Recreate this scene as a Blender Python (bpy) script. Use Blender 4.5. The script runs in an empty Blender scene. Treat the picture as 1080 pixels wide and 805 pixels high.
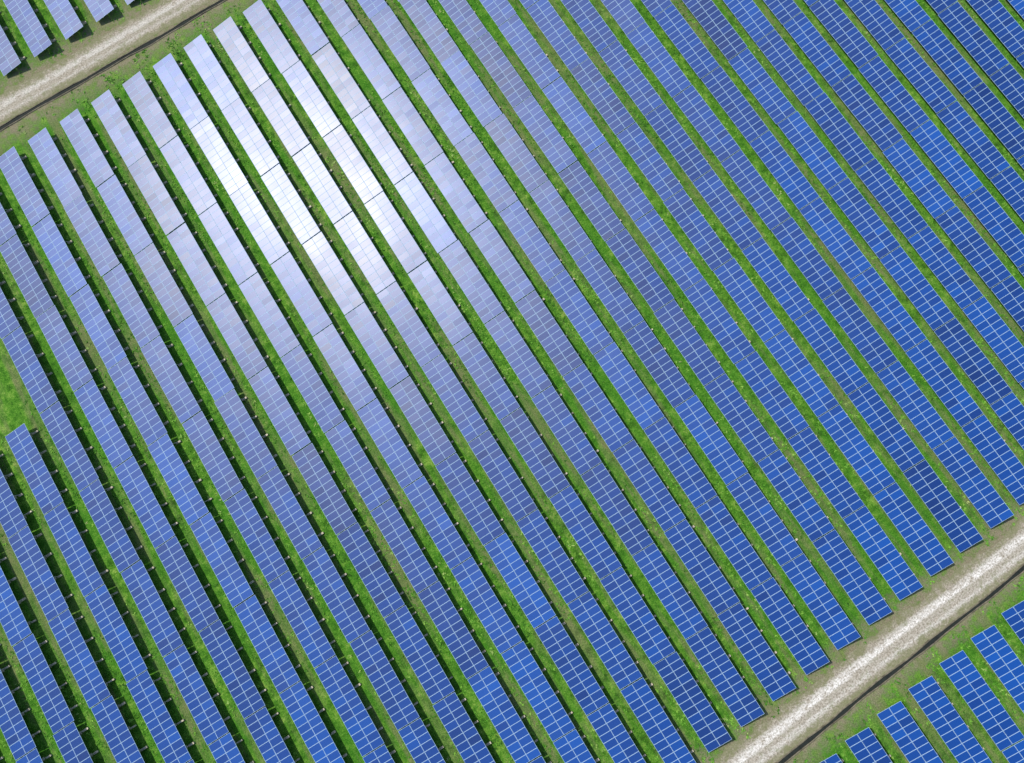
import bpy, math, random
import numpy as np
from mathutils import Vector, Matrix
random.seed(11); np.random.seed(7)
S=bpy.context.scene
S.view_settings.view_transform='Standard'; S.view_settings.look='None'; S.view_settings.exposure=0

# ---------------- parameters ----------------
TH=math.radians(32); TILT=math.radians(11.5); D=112.0
PITCH=5.63; X0=-2.9
PT=math.radians(12.5)           # module tilt, low edge toward -X
MW=0.992; ML=1.80; NM=13; TBL=13.23
def y_bot(x): return -57.0+0.06*(x+2.7)
def y_top(x): return 76.0+0.05*(x+43)

# ---------------- node helpers ----------------
def mat(name):
    m=bpy.data.materials.new(name); m.use_nodes=True
    nt=m.node_tree; nt.nodes.clear()
    o=nt.nodes.new('ShaderNodeOutputMaterial'); b=nt.nodes.new('ShaderNodeBsdfPrincipled')
    nt.links.new(b.outputs[0],o.inputs[0]); return m,nt,b
def coords(nt,scale=(1,1,1)):
    t=nt.nodes.new('ShaderNodeNewGeometry'); mp=nt.nodes.new('ShaderNodeMapping')
    mp.inputs['Scale'].default_value=scale
    nt.links.new(t.outputs['Position'],mp.inputs[0]); return mp.outputs[0]
def noise(nt,vec,scale,detail=4,rough=.6):
    n=nt.nodes.new('ShaderNodeTexNoise'); n.inputs['Scale'].default_value=scale
    n.inputs['Detail'].default_value=detail; n.inputs['Roughness'].default_value=rough
    nt.links.new(vec,n.inputs['Vector']); return n.outputs[0]
def ramp(nt,fac,stops):
    r=nt.nodes.new('ShaderNodeValToRGB'); e=r.color_ramp.elements
    while len(e)<len(stops): e.new(.5)
    for i,(p,c) in enumerate(stops):
        e[i].position=p; e[i].color=(c if len(c)==4 else (*c,1)) if isinstance(c,tuple) else (c,c,c,1)
    nt.links.new(fac,r.inputs[0]); return r.outputs[0]
def mix(nt,f,a,b,mode='MIX'):
    m=nt.nodes.new('ShaderNodeMix'); m.data_type='RGBA'; m.blend_type=mode
    for sock,v in ((m.inputs[0],f),(m.inputs[6],a),(m.inputs[7],b)):
        if isinstance(v,(int,float)): sock.default_value=v
        elif isinstance(v,tuple): sock.default_value=(*v,1)
        else: nt.links.new(v,sock)
    return m.outputs[2]
def math_(nt,op,a,b=None):
    m=nt.nodes.new('ShaderNodeMath'); m.operation=op
    for i,v in enumerate((a,b)):
        if v is None: continue
        if isinstance(v,(int,float)): m.inputs[i].default_value=v
        else: nt.links.new(v,m.inputs[i])
    return m.outputs[0]
def bump(nt,b,h,strength=.5,dist=.1):
    n=nt.nodes.new('ShaderNodeBump'); n.inputs['Strength'].default_value=strength; n.inputs['Distance'].default_value=dist
    nt.links.new(h,n.inputs['Height']); nt.links.new(n.outputs[0],b.inputs['Normal'])

# ---------------- materials ----------------
def glass_mat():
    m,nt,b=mat('photovoltaic_glass')
    a=nt.nodes.new('ShaderNodeAttribute'); a.attribute_name='rnd'
    base=ramp(nt,a.outputs['Fac'],[(0,(.0005,.026,.15)),(.5,(.001,.045,.24)),(1,(.002,.077,.36))])
    uv=nt.nodes.new('ShaderNodeUVMap'); sp=nt.nodes.new('ShaderNodeSeparateXYZ'); nt.links.new(uv.outputs[0],sp.inputs[0])
    def line(s,n,w):
        f=math_(nt,'FRACT',math_(nt,'MULTIPLY',s,n)); f=math_(nt,'ABSOLUTE',math_(nt,'SUBTRACT',f,.5))
        return math_(nt,'GREATER_THAN',f,.5-w)
    l=math_(nt,'MAXIMUM',line(sp.outputs[0],10,.02),line(sp.outputs[1],6,.02))
    base=mix(nt,math_(nt,'MULTIPLY',l,.2),base,(.05,.17,.4))
    nt.links.new(base,b.inputs['Base Color'])
    dirt=noise(nt,coords(nt,(1,.5,1)),.12,3)
    nt.links.new(ramp(nt,dirt,[(.35,.33),(.65,.37)]),b.inputs['Coat Roughness'])
    b.inputs['Roughness'].default_value=.46
    b.inputs['Specular IOR Level'].default_value=.22
    b.inputs['Coat Weight'].default_value=1.0; b.inputs['Coat IOR'].default_value=1.46
    return m
def simple(name,c,rough=.5,metal=0,var=.15,scale=3,spec=.5):
    m,nt,b=mat(name)
    n=noise(nt,coords(nt),scale,4)
    lo=tuple(x*(1-var) for x in c); hi=tuple(min(1,x*(1+var)) for x in c)
    nt.links.new(ramp(nt,n,[(.3,lo),(.7,hi)]),b.inputs['Base Color'])
    b.inputs['Roughness'].default_value=rough; b.inputs['Metallic'].default_value=metal; b.inputs['Specular IOR Level'].default_value=spec
    return m
M_GLASS=glass_mat()
M_FRAME=simple('anodised_aluminium_frame',(.38,.54,.70),.6,.0,.08,3,.25)
M_BACK=simple('module_backsheet',(.5,.5,.5),.6)
M_STEEL=simple('galvanised_steel',(.36,.34,.30),.5,.3,.2)
M_CONC=simple('concrete',(.55,.48,.36),.9,0,.35,1.5,.2)
M_CURB=simple('shaded_ditch_edge',(.17,.15,.10),.9,0,.5,1.2,.2)  # brown concrete edge, darkened so the ditch's shade sits in its colour

def ground_mat():
    m,nt,b=mat('grass_ground')
    P=coords(nt); PS=coords(nt,(1,.10,1))
    n1=noise(nt,P,.7,6,.75); n2=noise(nt,P,.055,3); n3=noise(nt,PS,.42,4,.65); n4=noise(nt,P,5,3,.85)
    c=ramp(nt,n1,[(.36,(.026,.085,.008)),(.45,(.060,.195,.014)),(.54,(.115,.29,.026)),(.66,(.28,.44,.075))])
    c=mix(nt,ramp(nt,n2,[(.42,0.),(.58,.5)]),c,(.045,.22,.014))
    worn=math_(nt,'MULTIPLY',ramp(nt,n3,[(.47,0.),(.62,.85)]),ramp(nt,n1,[(.35,.45),(.6,1.)]))
    c=mix(nt,worn,c,(.21,.20,.10))
    c=mix(nt,ramp(nt,n4,[(.38,.6),(.55,0.)]),c,(.024,.075,.008))
    c=mix(nt,ramp(nt,n4,[(.56,0.),(.70,.45)]),c,(.33,.46,.10))
    sp=nt.nodes.new('ShaderNodeSeparateXYZ'); nt.links.new(P,sp.inputs[0])
    def band(slope,off,half):
        d=math_(nt,'ABSOLUTE',math_(nt,'SUBTRACT',math_(nt,'SUBTRACT',sp.outputs[1],math_(nt,'MULTIPLY',sp.outputs[0],slope)),off))
        d=math_(nt,'ADD',d,math_(nt,'MULTIPLY',math_(nt,'SUBTRACT',n1,.5),8))
        return ramp(nt,math_(nt,'DIVIDE',d,half*2),[(.26,.9),(.62,0.)])
    bd=math_(nt,'MAXIMUM',band(.06,-57+.16-4.0,4.6),band(.05,76+2.15+4.4,5.6))
    soil=ramp(nt,n4,[(.3,(.16,.13,.08)),(.7,(.36,.31,.21))])
    soil=mix(nt,ramp(nt,n1,[(.48,0.),(.60,.7)]),soil,(.10,.17,.03))
    c=mix(nt,bd,c,soil)
    nt.links.new(c,b.inputs['Base Color']); b.inputs['Roughness'].default_value=.95; b.inputs['Specular IOR Level'].default_value=.1
    bump(nt,b,n4,.7,.12); return m
def road_mat(name,k):
    m,nt,b=mat(name)
    uv=nt.nodes.new('ShaderNodeUVMap'); sp=nt.nodes.new('ShaderNodeSeparateXYZ'); nt.links.new(uv.outputs[0],sp.inputs[0])
    P=coords(nt); n1=noise(nt,P,.7,6,.78); n2=noise(nt,P,3.8,4,.85); ns=noise(nt,coords(nt,(.05,1.3,1)),1.,4,.7)
    c=ramp(nt,n2,[(.40,(.19,.16,.11)),(.60,(.50,.44,.34))])
    c=mix(nt,ramp(nt,n1,[(.5,0.),(.60,.6)]),c,(.19,.18,.08))
    v=math_(nt,'ADD',sp.outputs[1],math_(nt,'MULTIPLY',math_(nt,'SUBTRACT',ns,.5),.26))
    tr=ramp(nt,v,[(.14,0.),(.27,.75),(.36,.2),(.48,.2),(.57,1.),(.67,.9),(.82,0.)])
    tr=math_(nt,'MULTIPLY',tr,ramp(nt,n1,[(.38,.10),(.52,1.)]))
    tr=math_(nt,'MULTIPLY',tr,ramp(nt,n2,[(.40,.25),(.54,k)]))
    c=mix(nt,tr,c,(.88,.84,.77))
    e=math_(nt,'ABSOLUTE',math_(nt,'SUBTRACT',sp.outputs[1],.5))
    e=math_(nt,'ADD',e,math_(nt,'MULTIPLY',math_(nt,'SUBTRACT',n1,.5),1.3))
    c=mix(nt,ramp(nt,e,[(.22,0.),(.46,.9)]),c,mix(nt,n2,(.09,.12,.03),(.32,.29,.17)))
    nt.links.new(c,b.inputs['Base Color']); b.inputs['Roughness'].default_value=.95
    bump(nt,b,n2,.6,.06); return m
M_GROUND=ground_mat(); M_ROAD=road_mat('gravel_track',1.); M_ROAD2=road_mat('dirt_track',.55)
M_DITCH=simple('wet_ditch_bed',(.022,.026,.022),.8,0,.3,2,.2)

def link(o): S.collection.objects.link(o); return o
def mesh_obj(name,V,F,mats,mi=None,rnd=None,uvs=None):
    me=bpy.data.meshes.new(name); me.from_pydata(V,[],F)
    for x in mats: me.materials.append(x)
    if mi is not None: me.polygons.foreach_set('material_index',mi)
    if rnd is not None:
        a=me.attributes.new('rnd','FLOAT','FACE'); a.data.foreach_set('value',rnd)
    if uvs is not None:
        l=me.uv_layers.new(name='UVMap'); l.data.foreach_set('uv',np.array(uvs,dtype=np.float32).ravel())
    me.update(); return link(bpy.data.objects.new(name,me))

# ---------------- ground ----------------
R=3000
mesh_obj('grass_ground',[(-R,-R,0),(R,-R,0),(R,R,0),(-R,R,0)],[(0,1,2,3)],[M_GROUND])

# ---------------- roads and ditches ----------------
def strip(name,yf,off,width,z,m,edge=.45):
    V=[];F=[];uv=[];xs=np.arange(-400,400,.8)
    e1=np.convolve(np.random.randn(len(xs)),np.ones(3)/3,'same')*edge; e2=np.convolve(np.random.randn(len(xs)),np.ones(3)/3,'same')*edge
    for i,x in enumerate(xs):
        wb=.25*math.sin(x*.07+1)
        V.append((x,yf(x)+off+wb-width/2+e1[i],z)); V.append((x,yf(x)+off+wb,z)); V.append((x,yf(x)+off+wb+width/2+e2[i],z))
    for i in range(len(xs)-1):
        u0,u1=i*.1,i*.1+.1
        for j in (0,1):
            F.append((3*i+j,3*i+3+j,3*i+4+j,3*i+1+j))
            def vv(q,jj): return 0.5 if jj==1 else (.5-(width/2-e1[q])/width if jj==0 else .5+(width/2+e2[q])/width)
            uv+=[(u0,vv(i,j)),(u1,vv(i+1,j)),(u1,vv(i+1,j+1)),(u0,vv(i,j+1))]
    return mesh_obj(name,V,F,[m],uvs=uv)
strip('gravel_road',y_bot,-4.0,5.0,.006,M_ROAD)
strip('gravel_road',y_top,5.0,4.6,.006,M_ROAD2)
def ditch(yf,off,w):
    V=[];F=[];mi=[];xs=np.arange(-400,400.1,2)
    k=8
    for x in xs:
        wob=.12*math.sin(x*.11)+.05*math.sin(x*.43)
        ww=w*random.uniform(.6,1.3); h=random.uniform(.06,.15)
        for a,z in [(-ww/2-.22,0),(-ww/2-.12,h),(-ww/2,h*.8),(-ww/2,.012),(ww/2,.012),(ww/2,h*.8),(ww/2+.12,h),(ww/2+.22,0)]: V.append((x,yf(x)+off+a+wob,z))
    for i in range(len(xs)-1):
        for j in range(k-1):
            F.append((i*k+j,(i+1)*k+j,(i+1)*k+j+1,i*k+j+1)); mi.append(1 if j==3 else 0)
    mesh_obj('drainage_ditch',V,F,[M_CURB,M_DITCH],mi)
ditch(y_bot,-6.7,.45); ditch(y_top,1.7,.6)

# ---------------- solar rows ----------------
W=2*ML+.03
def box(V,F,mi,c,ax,ay,az,hx,hy,hz,m):
    b=len(V)
    for sx,sy,sz in ((-1,-1,-1),(1,-1,-1),(1,1,-1),(-1,1,-1),(-1,-1,1),(1,-1,1),(1,1,1),(-1,1,1)):
        V.append(tuple(c[i]+ax[i]*hx*sx+ay[i]*hy*sy+az[i]*hz*sz for i in range(3)))
    for f in ((0,3,2,1),(4,5,6,7),(0,1,5,4),(1,2,6,5),(2,3,7,6),(3,0,4,7)):
        F.append(tuple(b+i for i in f)); mi.append(m)
EX,EY,EZ=(1,0,0),(0,1,0),(0,0,1)
def make_row(xc,y0,ntab,direction=1):
    V=[];F=[];mi=[];rnd=[];uv=[]
    def pad():
        while len(rnd)<len(F): 
            rnd.append(0.)
    Zc=1.0
    row_dt=random.gauss(0,.25); rowtone=random.gauss(.5,.08)
    for t in range(ntab):
        ys=y0+direction*(t*TBL+TBL/2)
        T=PT+math.radians(row_dt+random.gauss(0,.36)); sl=math.radians(random.gauss(0,.32))
        tr=random.gauss(rowtone,.14)
        ax=Vector((math.cos(T),0,math.sin(T))); ay=Vector((0,math.cos(sl),math.sin(sl))); n=ax.cross(ay).normalized()
        zc=Zc+random.gauss(0,.03); C=Vector((xc+random.gauss(0,.04),ys,zc))
        L=NM*(MW+.016)
        for i in range(NM):
            for s in (-1,1):
                jm=random.gauss(0,.005); jn=random.gauss(0,.005)
                a=(ax+n*jm).normalized(); y=(ay+n*jn).normalized(); nn=a.cross(y)
                c=C+ax*(s*(ML/2+.012))+ay*(-L/2+(i+.5)*(MW+.016))
                b=len(V); hx,hy=ML/2,MW/2; fr=.030
                for (ux,uy,z) in ((hx,hy,-.035),(hx,hy,.0),(hx-fr,hy-fr,.0)):
                    for sx,sy in ((-1,-1),(1,-1),(1,1),(-1,1)):
                        V.append(tuple(c+a*(ux*sx)+y*(uy*sy)+nn*z))
                F.append((b+3,b+2,b+1,b)); mi.append(2)
                for k in range(4):
                    k2=(k+1)%4
                    F.append((b+k,b+k2,b+4+k2,b+4+k)); mi.append(1)
                    F.append((b+4+k,b+4+k2,b+8+k2,b+8+k)); mi.append(1)
                pad()
                F.append((b+8,b+9,b+10,b+11)); mi.append(0); rnd.append(min(1,max(0,tr+random.gauss(0,.12))))
        for s in (-1.3,-.45,.45,1.3):
            c=C+ax*s-n*.075; box(V,F,mi,c,ax,ay,n,.03,L/2+.05,.035,3)
        npost=4
        for i in range(npost):
            yy=-L/2+L*(i+.5)/npost
            c=C+ay*yy-n*.15; box(V,F,mi,c,ax,ay,n,W/2-.15,.035,.04,3)
            for s in (-1.1,1.1):
                p=C+ay*yy+ax*s-n*.19
                box(V,F,mi,(p.x,p.y,p.z/2),EX,EY,EZ,.05,.05,p.z/2,3)
                box(V,F,mi,(p.x,p.y,.11),EX,EY,EZ,.22,.22,.12,4)
            bx=xc+W/2*math.cos(PT)+.18+random.gauss(0,.07); by=p.y+random.gauss(0,.08)
            box(V,F,mi,(bx,by,.14),EX,EY,EZ,random.uniform(.28,.46),random.uniform(.10,.15),.15,4)
            top=C+ay*yy+ax*1.5-n*.2; bot=Vector((bx,by,.28)); d=(top-bot); ln=d.length; d.normalize()
            box(V,F,mi,(top+bot)/2,EY,d.cross(Vector(EY)).normalized(),d,.04,.04,ln/2,3)
        pad()
    for f,m in zip(F,mi):
        uv+= [(0,0),(1,0),(1,1),(0,1)]
    return mesh_obj('solar_panel_row',V,F,[M_GLASS,M_FRAME,M_BACK,M_STEEL,M_CONC],mi,rnd,uv)

for k in range(-18,23):
    x=X0+k*PITCH
    yb=y_bot(x)
    n=10 if x>-64 else 7
    make_row(x,yb,n)
    make_row(x-.5,yb-9.3,3 if -4<k<14 else 2,-1)
    if k<4: make_row(x+1.5,y_top(x)+9.2,2)

# ---------------- grass tufts (one object) ----------------
def tufts():
    N=120000
    xs=np.random.uniform(-100,115,N); ys=np.random.uniform(-90,112,N)
    ph=((xs-X0)/PITCH+.5)%1-.5
    dens=np.sin(xs*.13+np.sin(ys*.07)*2)+np.sin(ys*.19+xs*.05)
    db=ys-(-57+.06*(xs+2.7)); dt=ys-(76+.05*(xs+43))
    road=((db<-1.6)&(db>-7.4))|((dt>1.0)&(dt<8))
    keep=(np.abs(ph)>.27)&(~road)&(dens+np.random.randn(N)*.9>-.1)
    xs,ys,dens=xs[keep],ys[keep],dens[keep]; N=len(xs)
    V=np.zeros((N,5,3,3),np.float32)
    for j in range(5):
        a=np.random.uniform(0,2*np.pi,N); h=np.random.uniform(.04,.22,N); w=np.random.uniform(.05,.13,N); l=np.random.uniform(.08,.36,N)
        ox=np.random.uniform(-.15,.15,N); oy=np.random.uniform(-.15,.15,N)
        ca,sa=np.cos(a),np.sin(a)
        V[:,j,0]=np.stack([xs+ox-sa*w,ys+oy+ca*w,np.zeros(N)],1)
        V[:,j,1]=np.stack([xs+ox+sa*w,ys+oy-ca*w,np.zeros(N)],1)
        V[:,j,2]=np.stack([xs+ox+ca*l,ys+oy+sa*l,h],1)
    nt_=N*5; me=bpy.data.meshes.new('grass_tufts')
    me.vertices.add(nt_*3); me.vertices.foreach_set('co',V.ravel())
    me.loops.add(nt_*3); me.loops.foreach_set('vertex_index',np.arange(nt_*3,dtype=np.int32))
    me.polygons.add(nt_); me.polygons.foreach_set('loop_start',np.arange(0,nt_*3,3,dtype=np.int32))
    me.update(calc_edges=True)
    rv=np.clip(np.random.rand(N)*.6+.18+.22*np.sin(xs*.5+ys*.31)*np.cos(ys*.23+xs*.11),0,1)
    a=me.attributes.new('rnd','FLOAT','FACE'); a.data.foreach_set('value',np.repeat(rv,5).astype(np.float32))
    m,nt,b=mat('grass_blades'); at=nt.nodes.new('ShaderNodeAttribute'); at.attribute_name='rnd'
    c=ramp(nt,at.outputs['Fac'],[(0,(.030,.11,.010)),(.5,(.095,.29,.024)),(.8,(.22,.44,.06)),(1,(.40,.47,.18))])
    nt.links.new(c,b.inputs['Base Color']); b.inputs['Roughness'].default_value=.8; b.inputs['Specular IOR Level'].default_value=.2
    me.materials.append(m); link(bpy.data.objects.new('grass_tufts',me))
tufts()

# ---------------- light ----------------
sd=Vector((-.352,.485,.803)).normalized()
sun=bpy.data.lights.new('sun','SUN'); sun.energy=3.7; sun.angle=math.radians(.5); sun.color=(1,.96,.89)
so=link(bpy.data.objects.new('sun',sun)); so.rotation_euler=sd.to_track_quat('Z','Y').to_euler()
w=bpy.data.worlds.new('World'); S.world=w; w.use_nodes=True
nt=w.node_tree; bg=nt.nodes['Background']; sky=nt.nodes.new('ShaderNodeTexSky'); sky.sky_type='NISHITA'; sky.sun_disc=False
sky.sun_elevation=math.asin(sd.z); sky.sun_rotation=math.atan2(sd.x,sd.y)
nt.links.new(sky.outputs[0],bg.inputs[0]); bg.inputs[1].default_value=.14

# ---------------- camera ----------------
up=Vector((math.sin(TH),math.cos(TH),0)); rt=Vector((math.cos(TH),-math.sin(TH),0))
pos=-up*D*math.sin(TILT)+Vector((0,0,D*math.cos(TILT)))
z=pos.normalized(); y=z.cross(rt).normalized()
cam=bpy.data.cameras.new('camera'); cam.sensor_width=36; cam.lens=26.67; cam.clip_end=9000; cam.clip_start=.5
co=link(bpy.data.objects.new('camera',cam))
co.matrix_world=Matrix(((rt.x,y.x,z.x,pos.x),(rt.y,y.y,z.y,pos.y),(rt.z,y.z,z.z,pos.z),(0,0,0,1)))
S.camera=co
